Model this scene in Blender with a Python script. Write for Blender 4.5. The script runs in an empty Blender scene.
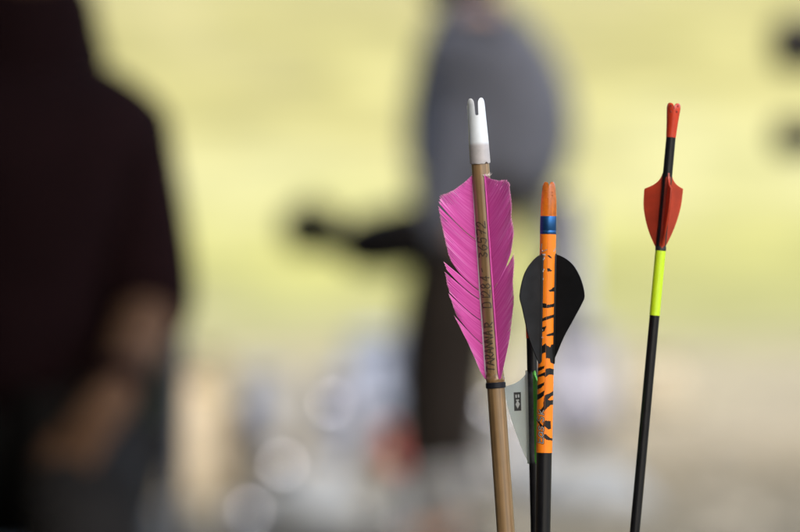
import bpy, bmesh, math, random
from mathutils import Vector, Matrix, noise
R = math.radians
random.seed(7)
scene = bpy.context.scene
C = scene.collection

# ------------------------------------------------------------------ camera, sky, sun, exposure
CAM_Z = 0.80
cam_data = bpy.data.cameras.new('camera')
cam = bpy.data.objects.new('camera', cam_data); C.objects.link(cam)
cam.location = (0, 0, CAM_Z); cam.rotation_euler = (R(90), 0, 0)
cam_data.lens = 200; cam_data.sensor_width = 36
cam_data.clip_start = 0.05; cam_data.clip_end = 3000
cam_data.dof.use_dof = True
cam_data.dof.focus_distance = 2.088
cam_data.dof.aperture_fstop = 6.6
scene.camera = cam

SUN_EL, SUN_AZ = 52, 163          # azimuth clockwise from +Y (the view direction)
world = bpy.data.worlds.new('World'); scene.world = world; world.use_nodes = True
wn = world.node_tree.nodes; wl = world.node_tree.links
sky = wn.new('ShaderNodeTexSky'); sky.sky_type = 'NISHITA'; sky.sun_disc = False
sky.sun_elevation = R(SUN_EL); sky.sun_rotation = R(SUN_AZ)
wl.new(sky.outputs['Color'], wn['Background'].inputs['Color'])
sky.dust_density = 4; sky.ozone_density = .6
wn['Background'].inputs['Strength'].default_value = 0.13
sd = bpy.data.lights.new('sun', 'SUN'); sd.energy = 4.2; sd.angle = R(0.5); sd.color = (1, .95, .87)
so = bpy.data.objects.new('sun', sd); C.objects.link(so)
to_sun = Vector((math.sin(R(SUN_AZ))*math.cos(R(SUN_EL)), math.cos(R(SUN_AZ))*math.cos(R(SUN_EL)), math.sin(R(SUN_EL))))
so.rotation_euler = to_sun.to_track_quat('Z', 'Y').to_euler()
so.location = to_sun * 50
vs = scene.view_settings
vs.view_transform = 'Standard'; vs.look = 'None'; vs.gamma = 1; vs.exposure = 2.2
scene.cycles.use_denoising = True
scene.cycles.max_bounces = 8

# ------------------------------------------------------------------ helpers
PX = 36 / 200 / 800               # metres per photo pixel at one metre
def at(px, py, Y):
    return Vector(((px - 400) * PX * Y, Y, CAM_Z - (py - 266) * PX * Y))

def mat(name, col, rough=.5, var=0, vscale=40, **kw):
    m = bpy.data.materials.new(name); m.use_nodes = True
    nt = m.node_tree; b = nt.nodes['Principled BSDF']
    b.inputs['Base Color'].default_value = (*col, 1)
    b.inputs['Roughness'].default_value = rough
    for k, v in kw.items():
        key = k.replace('_', ' ')
        b.inputs[key].default_value = v
    if var:
        tc = nt.nodes.new('ShaderNodeTexCoord')
        n = nt.nodes.new('ShaderNodeTexNoise'); n.inputs['Scale'].default_value = vscale; n.inputs['Detail'].default_value = 5
        nt.links.new(tc.outputs['Object'], n.inputs['Vector'])
        r = nt.nodes.new('ShaderNodeMapRange')
        r.inputs['From Min'].default_value = .3; r.inputs['From Max'].default_value = .7
        r.inputs['To Min'].default_value = 1 - var; r.inputs['To Max'].default_value = 1 + var
        nt.links.new(n.outputs['Fac'], r.inputs['Value'])
        mx = nt.nodes.new('ShaderNodeVectorMath'); mx.operation = 'SCALE'
        mx.inputs[0].default_value = col
        nt.links.new(r.outputs['Result'], mx.inputs['Scale'])
        nt.links.new(mx.outputs['Vector'], b.inputs['Base Color'])
    return m

def link_bm(name, bm, m, parent=None, smooth=True, mats=None):
    me = bpy.data.meshes.new(name)
    bmesh.ops.recalc_face_normals(bm, faces=bm.faces[:])
    if smooth:
        for f in bm.faces: f.smooth = True
    bm.to_mesh(me); bm.free()
    for mm in (mats or [m]): me.materials.append(mm)
    o = bpy.data.objects.new(name, me); C.objects.link(o)
    if parent: o.parent = parent
    return o

def tag(o, label=None, cat=None, group=None, kind=None):
    if label: o['label'] = label
    if cat: o['category'] = cat
    if group: o['group'] = group
    if kind: o['kind'] = kind
    return o

def empty(name, loc=(0, 0, 0), rot=(0, 0, 0)):
    o = bpy.data.objects.new(name, None); C.objects.link(o)
    o.location = loc; o.rotation_euler = rot; o.empty_display_size = .01
    return o

def add_lathe(bm, prof, seg=48, cap=True, cx=0, cy=0, sx=1, sy=1):
    rings = []
    for z, r in prof:
        rings.append([bm.verts.new((cx + sx*r*math.sin(2*math.pi*k/seg), cy - sy*r*math.cos(2*math.pi*k/seg), z)) for k in range(seg)])
    for a, b in zip(rings, rings[1:]):
        for k in range(seg):
            bm.faces.new((a[k], a[(k+1) % seg], b[(k+1) % seg], b[k]))
    if cap:
        bm.faces.new(rings[0][::-1]); bm.faces.new(rings[-1])
    return rings

def add_box(bm, c, s, rot=None):
    mtx = Matrix.Translation(c)
    if rot is not None: mtx = mtx @ rot
    mtx = mtx @ Matrix.Diagonal((*s, 1))
    return bmesh.ops.create_cube(bm, size=1, matrix=mtx)['verts']

def add_tube(bm, pts, rad, seg=10):
    pts = [Vector(p) for p in pts]; rings = []
    for i, p in enumerate(pts):
        d = (pts[min(i+1, len(pts)-1)] - pts[max(i-1, 0)]).normalized()
        a = d.cross(Vector((0, 1, 0)));
        if a.length < 1e-3: a = d.cross(Vector((1, 0, 0)))
        a.normalize(); b = d.cross(a).normalized()
        r = rad[i] if isinstance(rad, (list, tuple)) else rad
        rings.append([bm.verts.new(p + a*r*math.cos(2*math.pi*k/seg) + b*r*math.sin(2*math.pi*k/seg)) for k in range(seg)])
    for a, b in zip(rings, rings[1:]):
        for k in range(seg):
            bm.faces.new((a[k], a[(k+1) % seg], b[(k+1) % seg], b[k]))
    bm.faces.new(rings[0][::-1]); bm.faces.new(rings[-1])

def rbox(name, c, s, m, parent=None, bev=.02, rot=None):
    bm = bmesh.new(); add_box(bm, c, s, rot)
    bmesh.ops.bevel(bm, geom=bm.edges[:], offset=bev, segments=3, profile=.5, affect='EDGES')
    return link_bm(name, bm, m, parent)

def pip(x, y, poly):
    inside = False; j = len(poly) - 1
    for i in range(len(poly)):
        xi, yi = poly[i]; xj, yj = poly[j]
        if (yi > y) != (yj > y) and x < (xj - xi) * (y - yi) / (yj - yi) + xi: inside = not inside
        j = i
    return inside

def lerp_keys(keys, v):
    if v <= keys[0][0]: return keys[0][1]
    for (a, p), (b, q) in zip(keys, keys[1:]):
        if v <= b: return p + (q - p) * (v - a) / (b - a)
    return keys[-1][1]

# ------------------------------------------------------------------ ground, dirt and hillside
def hz(x, y):
    t = max(0, y - 46)
    z = .17 * t * t / (t + 14) if y < 330 else .17 * 284*284/298 + 0.0
    if y > 46: z += .6 * min(1, t/40) * noise.noise(Vector((x*.03, y*.03, 3)))
    return z
bm = bmesh.new()
ys = [-60, -30, -15, -8, -4] + [i*1.0 for i in range(-2, 46)] + [46 + i*3 for i in range(0, 96)] + [340, 400, 600, 1500, 2500]
xs = [-1500, -600, -300, -150, -80, -50] + [i*2.5 for i in range(-16, 17)] + [50, 80, 150, 300, 600, 1500]
g = [[bm.verts.new((x, y, hz(x, y))) for x in xs] for y in ys]
for a, b in zip(g, g[1:]):
    for i in range(len(xs)-1): bm.faces.new((a[i], a[i+1], b[i+1], b[i]))
gm = bpy.data.materials.new('dry_ground'); gm.use_nodes = True
nt = gm.node_tree; N = nt.nodes; L = nt.links; pb = N['Principled BSDF']; pb.inputs['Roughness'].default_value = 1
pb.inputs['Specular IOR Level'].default_value = .1
geo = N.new('ShaderNodeNewGeometry'); sep = N.new('ShaderNodeSeparateXYZ'); L.new(geo.outputs['Position'], sep.inputs[0])
nz = N.new('ShaderNodeTexNoise'); nz.inputs['Scale'].default_value = .25; nz.inputs['Detail'].default_value = 6
L.new(geo.outputs['Position'], nz.inputs['Vector'])
def math_node(op, a, b=None):
    n = N.new('ShaderNodeMath'); n.operation = op
    for i, v in enumerate((a, b)):
        if v is None: continue
        if hasattr(v, 'links'): L.new(v, n.inputs[i])
        else: n.inputs[i].default_value = v
    return n.outputs[0]
wob = math_node('MULTIPLY', math_node('SUBTRACT', nz.outputs['Fac'], .5), 5)
mpg = N.new('ShaderNodeMapping'); mpg.inputs['Scale'].default_value = (.30, .085, .085); L.new(geo.outputs['Position'], mpg.inputs['Vector'])
n3 = N.new('ShaderNodeTexNoise'); n3.inputs['Scale'].default_value = 1; n3.inputs['Detail'].default_value = 3; L.new(mpg.outputs[0], n3.inputs['Vector'])
wob2 = math_node('MULTIPLY', math_node('MULTIPLY', math_node('SUBTRACT', n3.outputs['Fac'], .5), 1.0), math_node('MAXIMUM', math_node('SUBTRACT', sep.outputs['Y'], 30), 0))
yy = math_node('ADD', math_node('ADD', sep.outputs['Y'], wob), wob2)
ramp = N.new('ShaderNodeValToRGB'); L.new(math_node('DIVIDE', yy, 200), ramp.inputs[0])
GROUND = [(0, (.05, .048, .036)), (.07, (.036, .032, .022)), (.088, (.056, .047, .029)), (.105, (.096, .083, .057)), (.135, (.108, .096, .065)), (.19, (.108, .097, .063)), (.225, (.094, .087, .048)),
          (.262, (.090, .092, .036)), (.285, (.107, .107, .032)), (.335, (.130, .128, .060)), (.375, (.122, .117, .047)), (.42, (.097, .092, .033)), (.47, (.102, .096, .041)), (.7, (.11, .10, .050)), (1, (.10, .09, .048))]
GROUND = [(p, tuple(v*.83 for v in c)) for p, c in GROUND]
cr = ramp.color_ramp
while len(cr.elements) > 1: cr.elements.remove(cr.elements[-1])
cr.elements[0].position = 0; cr.elements[0].color = (*GROUND[0][1], 1)
for p, c in GROUND[1:]:
    e = cr.elements.new(p); e.color = (*c, 1)
n2 = N.new('ShaderNodeTexNoise'); n2.inputs['Scale'].default_value = .55; n2.inputs['Detail'].default_value = 8
L.new(geo.outputs['Position'], n2.inputs['Vector'])
mr = N.new('ShaderNodeMapRange'); mr.inputs['From Min'].default_value = .3; mr.inputs['From Max'].default_value = .7
mr.inputs['To Min'].default_value = .74; mr.inputs['To Max'].default_value = 1.24
L.new(n2.outputs['Fac'], mr.inputs['Value'])
sc = N.new('ShaderNodeVectorMath'); sc.operation = 'SCALE'; L.new(ramp.outputs['Color'], sc.inputs[0]); L.new(mr.outputs['Result'], sc.inputs['Scale'])
L.new(sc.outputs['Vector'], pb.inputs['Base Color'])
tag(link_bm('ground', bm, gm), kind='structure')

# ------------------------------------------------------------------ shelter, unseen, added to shade the arrows and both people
roof_m = mat('pale_canvas', (.62, .58, .50), .6, .1, 2)
post_m = mat('dark_stained_post', (.05, .035, .025), .7, .2, 8)
peg_m = mat('black_iron', (.005, .0045, .0045), .8, Specular_IOR_Level=.08)
sh = empty('shelter', (0, 3, 0))
tag(sh, 'unseen shelter added for its shade, with two unidentified dark shapes at the right edge', 'shelter')
ROOF_X0, ROOF_X1, ROOF_Y0, ROOF_Y1, ROOF_Z = -4.0, 0.98, -6.0, 11.25, 2.75
nt = roof_m.node_tree; trn = nt.nodes.new('ShaderNodeBsdfTranslucent'); trn.inputs['Color'].default_value = (.75, .70, .60, 1)
ms = nt.nodes.new('ShaderNodeMixShader'); ms.inputs[0].default_value = .2
nt.links.new(nt.nodes['Principled BSDF'].outputs[0], ms.inputs[1]); nt.links.new(trn.outputs[0], ms.inputs[2]); nt.links.new(ms.outputs[0], nt.nodes['Material Output'].inputs['Surface'])
bm = bmesh.new()
nx = 180; prev = None
for i in range(nx+1):
    x = ROOF_X0 + (ROOF_X1-ROOF_X0)*i/nx; z = ROOF_Z + .018*math.sin(i*.21) + .05*(x-ROOF_X0)
    row = [bm.verts.new((x, y-3, z + dz)) for dz in (0, .004) for y in (ROOF_Y0, ROOF_Y1)]
    if prev:
        bm.faces.new((prev[0], row[0], row[1], prev[1])); bm.faces.new((prev[2], prev[3], row[3], row[2]))
    prev = row
link_bm('shade_roof', bm, roof_m, sh)  # added out of view: blocks the sun, lets some soft light through
wall_m = mat('dark_board', (.06, .045, .035), .85, .2, 5)
rbox('added_side_wall', (ROOF_X0+.02, -1.9, 1.25), (.05, 19.9, 2.5), wall_m, sh, .004)  # unseen, added to darken the light from the left
rbox('added_back_wall', (-2.2, -8.95, 1.25), (3.5, .05, 2.5), wall_m, sh, .004)  # unseen, added to cut light from behind on the left
k10 = 10 * PX
PX0 = (838-400)*k10
for (x, y) in ((ROOF_X0+.1, -5.5), (ROOF_X0+.1, 3), (ROOF_X0+.1, 11.5), (.9, -5.5), (PX0+.06, 10.0)):
    h = ROOF_Z + .05*(x-ROOF_X0) - .03
    rbox('post', (x, y-3, h/2), (.12, .12, h), post_m, sh, .012)
for (px, py, tip, r) in ((838, 44, 772, .062), (838, 137, 772, .042)):  # unidentified dark shapes at the right edge, built as pegs
    a = at(px, py, 9.96); b = at(tip, py, 9.96)
    bm = bmesh.new()
    n = 10
    add_tube(bm, [a.lerp(b, i/n) for i in range(n+1)], [r*(.55+.45*math.sin(min(1, i/n*1.2)*math.pi/2))*(1 if i < n else .55) for i in range(n+1)], 14)
    for v in bm.verts: v.co.y -= 3
    link_bm('peg', bm, peg_m, sh)

# ------------------------------------------------------------------ arrows
class Arrow:
    def __init__(s, name, top, bottom, Y, base_y=1400):
        s.S = PX * Y
        m = (bottom[0]-top[0])/(bottom[1]-top[1])
        s.m = m; s.top = top; s.by = base_y; s.bx = top[0] + m*(base_y-top[1])
        s.lean = -math.atan(m); s.c = math.cos(s.lean)
        u = Vector((-m, -1)).normalized()          # up the arrow, photo pixels (y down)
        s.u = u; s.r = Vector((-u.y, u.x))
        s.root = empty(name, at(s.bx, base_y, Y), (0, s.lean, 0))
    def loc(s, x, y):                              # photo pixel in the arrow's own plane -> local x, z in metres
        d = Vector((x - s.bx, y - s.by)); return d.dot(s.r)*s.S, d.dot(s.u)*s.S
    def z(s, y): return (s.by - y)/s.c*s.S
    def ax(s, y): return s.top[0] + s.m*(y-s.top[1])
    def lathe(s, name, prof, m, seg=64):           # prof: photo row, half width in photo pixels
        bm = bmesh.new(); add_lathe(bm, [(s.z(y), r*s.S) for y, r in sorted(prof, key=lambda q: -q[0])], seg)
        o = link_bm(name, bm, m, s.root)
        mark_sharp(o); return o

def mark_sharp(o, ang=40):
    me = o.data; b = bmesh.new(); b.from_mesh(me)
    for e in b.edges:
        if len(e.link_faces) == 2 and e.calc_face_angle(0) > R(ang): e.smooth = False
    b.to_mesh(me); b.free()

def d_section(r, ry, g, sgn, n=22):
    """points of an ellipse cut at |x| >= g"""
    g = min(g, r*.98); a0 = math.acos(g/r)
    pts = [(sgn*r*math.cos(a0 - 2*a0*i/n), ry*math.sin(a0 - 2*a0*i/n)) for i in range(n+1)]
    return pts

def nock(A, name, body, prong, gap, m, depth=1.0, ridge=None):
    """body: [(y, halfwidth)], prong: [(y, outer halfwidth, shrink)], gap: [(y, half gap)]"""
    bm = bmesh.new(); S = A.S
    add_lathe(bm, [(A.z(y), r*S) for y, r in body], 64)
    for sgn in (-1, 1):
        rings = []
        for (y, r, sh) in prong:
            gg = lerp_keys(gap, y); pts = d_section(r, r*depth, gg, sgn)
            cx = sgn*(r+gg)/2
            rings.append([bm.verts.new(((cx + (x-cx)*sh)*S, yv*sh*S, A.z(y))) for x, yv in pts])
        for a, b in zip(rings, rings[1:]):
            k = len(a)
            for i in range(k): bm.faces.new((a[i], a[(i+1) % k], b[(i+1) % k], b[i]))
        bm.faces.new(rings[-1])
    if ridge:
        y0, y1, x0, w = ridge
        z0, z1 = A.z(y1), A.z(y0)
        add_box(bm, (x0*S, 0, (z0+z1)/2), (w*S, w*S*1.5, z1-z0))
    o = link_bm(name, bm, m, A.root); mark_sharp(o, 42); return o

def plate(A, bm, outline, theta, th, rr, foot=None, curve=0):
    """flat vane: outline in photo pixels seen at angle theta from the camera side, thickness th px"""
    st, ct = math.sin(theta), math.cos(theta)
    e = Vector((st, -ct, 0)); n = Vector((ct, st, 0))
    pts = []
    for (x, y) in outline:
        xl, zl = A.loc(x, y); rho = max(xl/st, rr*A.S*.9); pts.append((rho, zl))
    layers = []
    for sgn in (-1, 1):
        layers.append([bm.verts.new(e*rho + n*(sgn*th/2*A.S) + Vector((0, 0, z))) for rho, z in pts])
    bm.faces.new(layers[0]); bm.faces.new(layers[1][::-1])
    k = len(pts)
    for i in range(k):
        bm.faces.new((layers[0][i], layers[1][i], layers[1][(i+1) % k], layers[0][(i+1) % k]))
    if foot:
        y0, y1, w, h = foot
        z0, z1 = A.z(y1), A.z(y0); zc = (z0+z1)/2; ra, rb = (rr-.3)*A.S, (rr+h)*A.S
        q = []
        for (z, f) in ((z0-.6*A.S, .3), (z0+2*A.S, 1), (z1-2*A.S, 1), (z1+.6*A.S, .3)):
            q.append([bm.verts.new(e*rho + n*(sg*ww/2*A.S*f) + Vector((0, 0, z))) for (rho, sg, ww) in ((ra, -1, w), (ra, 1, w), (rb, 1, w*.45), (rb, -1, w*.45))])
        for a, b in zip(q, q[1:]):
            for i in range(4): bm.faces.new((a[i], a[(i+1) % 4], b[(i+1) % 4], b[i]))
        bm.faces.new(q[0]); bm.faces.new(q[-1])

def smooth_poly(pts, n=5):
    """Catmull-Rom through an open list of points"""
    out = []
    for i in range(len(pts)-1):
        p0 = Vector(pts[max(i-1, 0)]); p1 = Vector(pts[i]); p2 = Vector(pts[i+1]); p3 = Vector(pts[min(i+2, len(pts)-1)])
        for k in range(n):
            t = k/n
            out.append(tuple(.5*((2*p1)+(p2-p0)*t+(2*p0-5*p1+4*p2-p3)*t*t+(3*p1-p0-3*p2+p3)*t*t*t)))
    out.append(tuple(pts[-1])); return out

# pen strokes -------------------------------------------------------
GL = {
 '0': [[(.5,1),(.15,.8),(.1,.4),(.3,.02),(.65,.02),(.9,.4),(.85,.8),(.5,1)]],
 '1': [[(.5,1),(.5,0)]],
 '2': [[(.1,.75),(.3,1),(.7,.98),(.8,.7),(.5,.35),(.05,.02),(.95,.05)]],
 '3': [[(.1,.9),(.5,1),(.8,.8),(.35,.55),(.85,.35),(.6,.02),(.1,.08)]],
 '4': [[(.65,0),(.65,1),(.05,.35),(.95,.35)]],
 '5': [[(.85,1),(.25,.97),(.2,.6),(.6,.62),(.85,.35),(.6,.02),(.1,.06)]],
 '6': [[(.7,1),(.25,.6),(.12,.25),(.4,0),(.8,.15),(.75,.42),(.2,.35)]],
 '7': [[(.1,.95),(.9,1),(.4,0)],[(.3,.5),(.85,.55)]],
 '8': [[(.5,.52),(.2,.75),(.5,1),(.8,.75),(.5,.52),(.12,.25),(.5,0),(.88,.25),(.5,.52)]],
 'D': [[(.15,0),(.15,1)],[(.0,1),(.6,.98),(.92,.6),(.8,.15),(.0,.0)]],
 'T': [[(.5,1),(.5,0)],[(.0,1),(1,1)]],
 'A': [[(.0,0),(.45,1),(.95,0)],[(.2,.38),(.8,.38)]],
 'R': [[(.15,0),(.15,1)],[(.0,1),(.6,1),(.85,.75),(.6,.5),(.15,.48),(.95,0)]],
 'N': [[(.1,0),(.12,1),(.85,0),(.88,1)]],
 'E': [[(.9,1),(.1,1),(.1,0),(.95,0)],[(.1,.52),(.7,.52)]],
 'S': [[(.9,.85),(.55,1),(.15,.8),(.4,.55),(.8,.35),(.6,.02),(.1,.12)]],
 'a': [[(.8,.65),(.35,.7),(.1,.3),(.4,0),(.8,.3),(.8,.7),(.85,0)]],
 's': [[(.8,.6),(.4,.7),(.2,.5),(.7,.25),(.5,0),(.1,.08)]],
 'k': [[(.15,0),(.2,1)],[(.8,.7),(.2,.3),(.85,0)]],
 '-': [[(.1,.5),(.9,.62)]],
}
def write(A, bm, text, xbase, ylist, height, width, rr, pen, jit=.05, slant=0):
    """letters running up the shaft; ylist = photo row where each letter starts"""
    for ch, y0 in zip(text, ylist):
        if ch == ' ': continue
        for st in GL[ch]:
            pts = [(p[0] + random.uniform(-jit, jit), p[1] + random.uniform(-jit, jit)) for p in st]
            pts = smooth_poly(pts, 6) if len(pts) > 2 and ch not in 'TAENR4k' else [tuple(Vector(a).lerp(Vector(b), t/6)) for a, b in zip(pts, pts[1:]) for t in range(7)]
            path = []
            for (u, v) in pts:
                xb = xbase + (A.ax(y0) - A.ax(ylist[0]))
                x = xb - v*height; y = y0 - (u + slant*v)*width
                path.append(A.loc(x, y))
            for k, ((xa, za), (xb_, zb)) in enumerate(zip(path, path[1:])):
                d = Vector((xb_-xa, zb-za))
                if d.length < 1e-7: continue
                d.normalize(); nrm = Vector((-d.y, d.x))*pen*A.S*.5*random.uniform(.8, 1.15)
                q = []
                for (cx, cz, sg) in ((xa, za, 1), (xb_, zb, 1), (xb_, zb, -1), (xa, za, -1)):
                    ex = d * (pen*A.S*.25) * (1 if (cx, cz) == (xb_, zb) else -1)
                    X = cx + nrm.x*sg + ex.x; Z = cz + nrm.y*sg + ex.y
                    r = rr*A.S + 3e-5 + 2e-6*(k % 5); X = max(-r*.985, min(r*.985, X))
                    q.append(bm.verts.new((X, -math.sqrt(r*r - X*X), Z)))
                try: bm.faces.new(q)
                except ValueError: pass

# ---------------------------------------------------------------- 1. wooden arrow with pink feathers
P = Arrow('wooden_arrow', (480.3, 165), (505.8, 530), 2.09)
tag(P.root, 'wooden arrow with white nock, pink feathers and handwriting on its tan shaft', 'arrow', 'arrows standing upright side by side')
wood = bpy.data.materials.new('lacquered_cedar'); wood.use_nodes = True
nt = wood.node_tree; N = nt.nodes; L = nt.links; pb = N['Principled BSDF']
tc = N.new('ShaderNodeTexCoord'); mp = N.new('ShaderNodeMapping'); mp.inputs['Scale'].default_value = (900, 900, 14)
L.new(tc.outputs['Object'], mp.inputs['Vector'])
ng = N.new('ShaderNodeTexNoise'); ng.inputs['Scale'].default_value = 1; ng.inputs['Detail'].default_value = 6; L.new(mp.outputs[0], ng.inputs['Vector'])
nb = N.new('ShaderNodeTexNoise'); nb.inputs['Scale'].default_value = 45; nb.inputs['Detail'].default_value = 4; L.new(tc.outputs['Object'], nb.inputs['Vector'])
r1 = N.new('ShaderNodeValToRGB'); L.new(ng.outputs['Fac'], r1.inputs[0])
r1.color_ramp.elements[0].position = .3; r1.color_ramp.elements[0].color = (.135, .080, .032, 1)
r1.color_ramp.elements[1].position = .72; r1.color_ramp.elements[1].color = (.33, .208, .096, 1)
mr = N.new('ShaderNodeMapRange'); mr.inputs['From Min'].default_value = .3; mr.inputs['From Max'].default_value = .7; mr.inputs['To Min'].default_value = .75; mr.inputs['To Max'].default_value = 1.12
L.new(nb.outputs['Fac'], mr.inputs['Value'])
sc = N.new('ShaderNodeVectorMath'); sc.operation = 'SCALE'; L.new(r1.outputs['Color'], sc.inputs[0]); L.new(mr.outputs['Result'], sc.inputs['Scale'])
L.new(sc.outputs['Vector'], pb.inputs['Base Color'])
pb.inputs['Roughness'].default_value = .30; pb.inputs['Specular IOR Level'].default_value = .6
bp = N.new('ShaderNodeBump'); bp.inputs['Strength'].default_value = .15; bp.inputs['Distance'].default_value = .0002
L.new(ng.outputs['Fac'], bp.inputs['Height']); L.new(bp.outputs['Normal'], pb.inputs['Normal'])
P.lathe('shaft', [(1370, 8.9), (900, 8.9), (530, 9.0), (390, 8.8), (300, 8.7), (164.2, 8.9)], wood)
P.lathe('arrow_point', [(1400, .6), (1392, 4), (1378, 9.2), (1370.1, 9.2)], mat('steel_point', (.4, .4, .4), .35, Metallic=1))
white_pl = mat('white_nock_plastic', (.70, .745, .765), .35, .03, 300, Subsurface_Weight=.25, Subsurface_Scale=.002)
white_pl.node_tree.nodes['Principled BSDF'].inputs['Subsurface Radius'].default_value = (1, 1, 1)
nock(P, 'nock', [(142, 9.9), (132, 9.6), (122, 9.25), (115.5, 9.0)],
     [(115.5, 9.0, 1), (114.9, 9.0, 1), (114.2, 8.97, 1), (110, 8.8, 1), (104, 8.5, 1), (101.5, 8.35, .95), (99.8, 8.2, .8), (98.6, 8.1, .55), (98.1, 8.0, .25)],
     [(98, 2.9), (101, 2.1), (107, 1.75), (112, 1.7), (114.4, 1.6), (115.3, 1.2), (115.6, .8)], white_pl, ridge=(105, 120.6, -8.75, .9))
collar_m = mat('greyish_white_paint', (.42, .395, .385), .45, .12, 260)
nt = collar_m.node_tree; N = nt.nodes; L = nt.links          # the wood inside darkens the lower half of the nock
tc = N.new('ShaderNodeTexCoord'); sp = N.new('ShaderNodeSeparateXYZ'); L.new(tc.outputs['Object'], sp.inputs[0])
mz = N.new('ShaderNodeMapRange'); mz.interpolation_type = 'SMOOTHSTEP'; mz.inputs['From Min'].default_value = P.z(146.5); mz.inputs['From Max'].default_value = P.z(141.5); L.new(sp.outputs['Z'], mz.inputs['Value'])
mxx = N.new('ShaderNodeMix'); mxx.data_type = 'RGBA'; L.new(mz.outputs['Result'], mxx.inputs['Factor'])
old = N['Principled BSDF'].inputs['Base Color'].links[0].from_socket; L.new(old, mxx.inputs['A']); mxx.inputs['B'].default_value = (.70, .745, .765, 1); L.new(mxx.outputs['Result'], N['Principled BSDF'].inputs['Base Color'])
bm = bmesh.new(); seg = 96                         # lower part of the nock with a slightly chipped lower edge
rings = []
for y, r in ((163.6, 10.15), (162.6, 10.3), (155, 10.15), (148, 10.02), (142.05, 9.92)):
    ring = []
    for k in range(seg):
        a = 2*math.pi*k/seg; dy = 0
        if y > 160: dy = .8*noise.noise(Vector((math.cos(a)*3, math.sin(a)*3, 0))) - 1.3*math.exp(-((a-.62)/.16)**2) + .5*math.sin(a*2+1)
        ring.append(bm.verts.new((r*P.S*math.sin(a), -r*P.S*math.cos(a), P.z(y + dy))))
    rings.append(ring)
for a, b in zip(rings, rings[1:]):
    for k in range(seg): bm.faces.new((a[k], a[(k+1) % seg], b[(k+1) % seg], b[k]))
bm.faces.new(rings[0][::-1]); bm.faces.new(rings[-1])
mark_sharp(link_bm('nock_collar', bm, collar_m, P.root))

# feathers
fm = bpy.data.materials.new('pink_feather'); fm.use_nodes = True
nt = fm.node_tree; N = nt.nodes; L = nt.links; pb = N['Principled BSDF']
at_u = N.new('ShaderNodeAttribute'); at_u.attribute_name = 'barb'
sx = N.new('ShaderNodeSeparateXYZ'); L.new(at_u.outputs['Vector'], sx.inputs[0])
cmb = N.new('ShaderNodeCombineXYZ')
def mnode(op, a, b=None):
    n = N.new('ShaderNodeMath'); n.operation = op
    for i, v in enumerate((a, b)):
        if v is None: continue
        if hasattr(v, 'links'): L.new(v, n.inputs[i])
        else: n.inputs[i].default_value = v
    return n.outputs[0]
L.new(mnode('MULTIPLY', sx.outputs['X'], 430), cmb.inputs['X']); L.new(mnode('MULTIPLY', sx.outputs['Y'], 2.2), cmb.inputs['Y']); L.new(sx.outputs['Z'], cmb.inputs['Z'])
nf = N.new('ShaderNodeTexNoise'); nf.inputs['Scale'].default_value = .35; nf.inputs['Detail'].default_value = 5; nf.inputs['Roughness'].default_value = .65; L.new(cmb.outputs[0], nf.inputs['Vector'])
rf = N.new('ShaderNodeValToRGB'); edge = mnode('ADD', nf.outputs['Fac'], mnode('MULTIPLY', mnode('SUBTRACT', sx.outputs['Y'], .55), .17))
L.new(edge, rf.inputs[0]); cr = rf.color_ramp
cr.elements[0].position = .28; cr.elements[0].color = (.58, .045, .315, 1)
cr.elements[1].position = .80; cr.elements[1].color = (.80, .44, .66, 1)
e = cr.elements.new(.52); e.color = (.70, .095, .44, 1)
e = cr.elements.new(.66); e.color = (.74, .20, .54, 1)
# paler worn tips
tipmix = N.new('ShaderNodeMix'); tipmix.data_type = 'RGBA'
tipf = N.new('ShaderNodeMapRange'); tipf.inputs['From Min'].default_value = .93; tipf.inputs['From Max'].default_value = 1.0; tipf.inputs['To Max'].default_value = .55
L.new(sx.outputs['Y'], tipf.inputs['Value']); L.new(tipf.outputs['Result'], tipmix.inputs['Factor'])
L.new(rf.outputs['Color'], tipmix.inputs['A']); tipmix.inputs['B'].default_value = (.72, .40, .50, 1)
L.new(tipmix.outputs['Result'], pb.inputs['Base Color'])
pb.inputs['Roughness'].default_value = .55; pb.inputs['Specular IOR Level'].default_value = .3
pb.inputs['Sheen Weight'].default_value = .15
bp = N.new('ShaderNodeBump'); bp.inputs['Strength'].default_value = .35; bp.inputs['Distance'].default_value = .0003
L.new(nf.outputs['Fac'], bp.inputs['Height']); L.new(bp.outputs['Normal'], pb.inputs['Normal'])
tr = N.new('ShaderNodeBsdfTranslucent'); L.new(tipmix.outputs['Result'], tr.inputs['Color'])
ms = N.new('ShaderNodeMixShader'); ms.inputs[0].default_value = .25
L.new(pb.outputs[0], ms.inputs[1]); L.new(tr.outputs[0], ms.inputs[2]); L.new(ms.outputs[0], N['Material Output'].inputs['Surface'])

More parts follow.
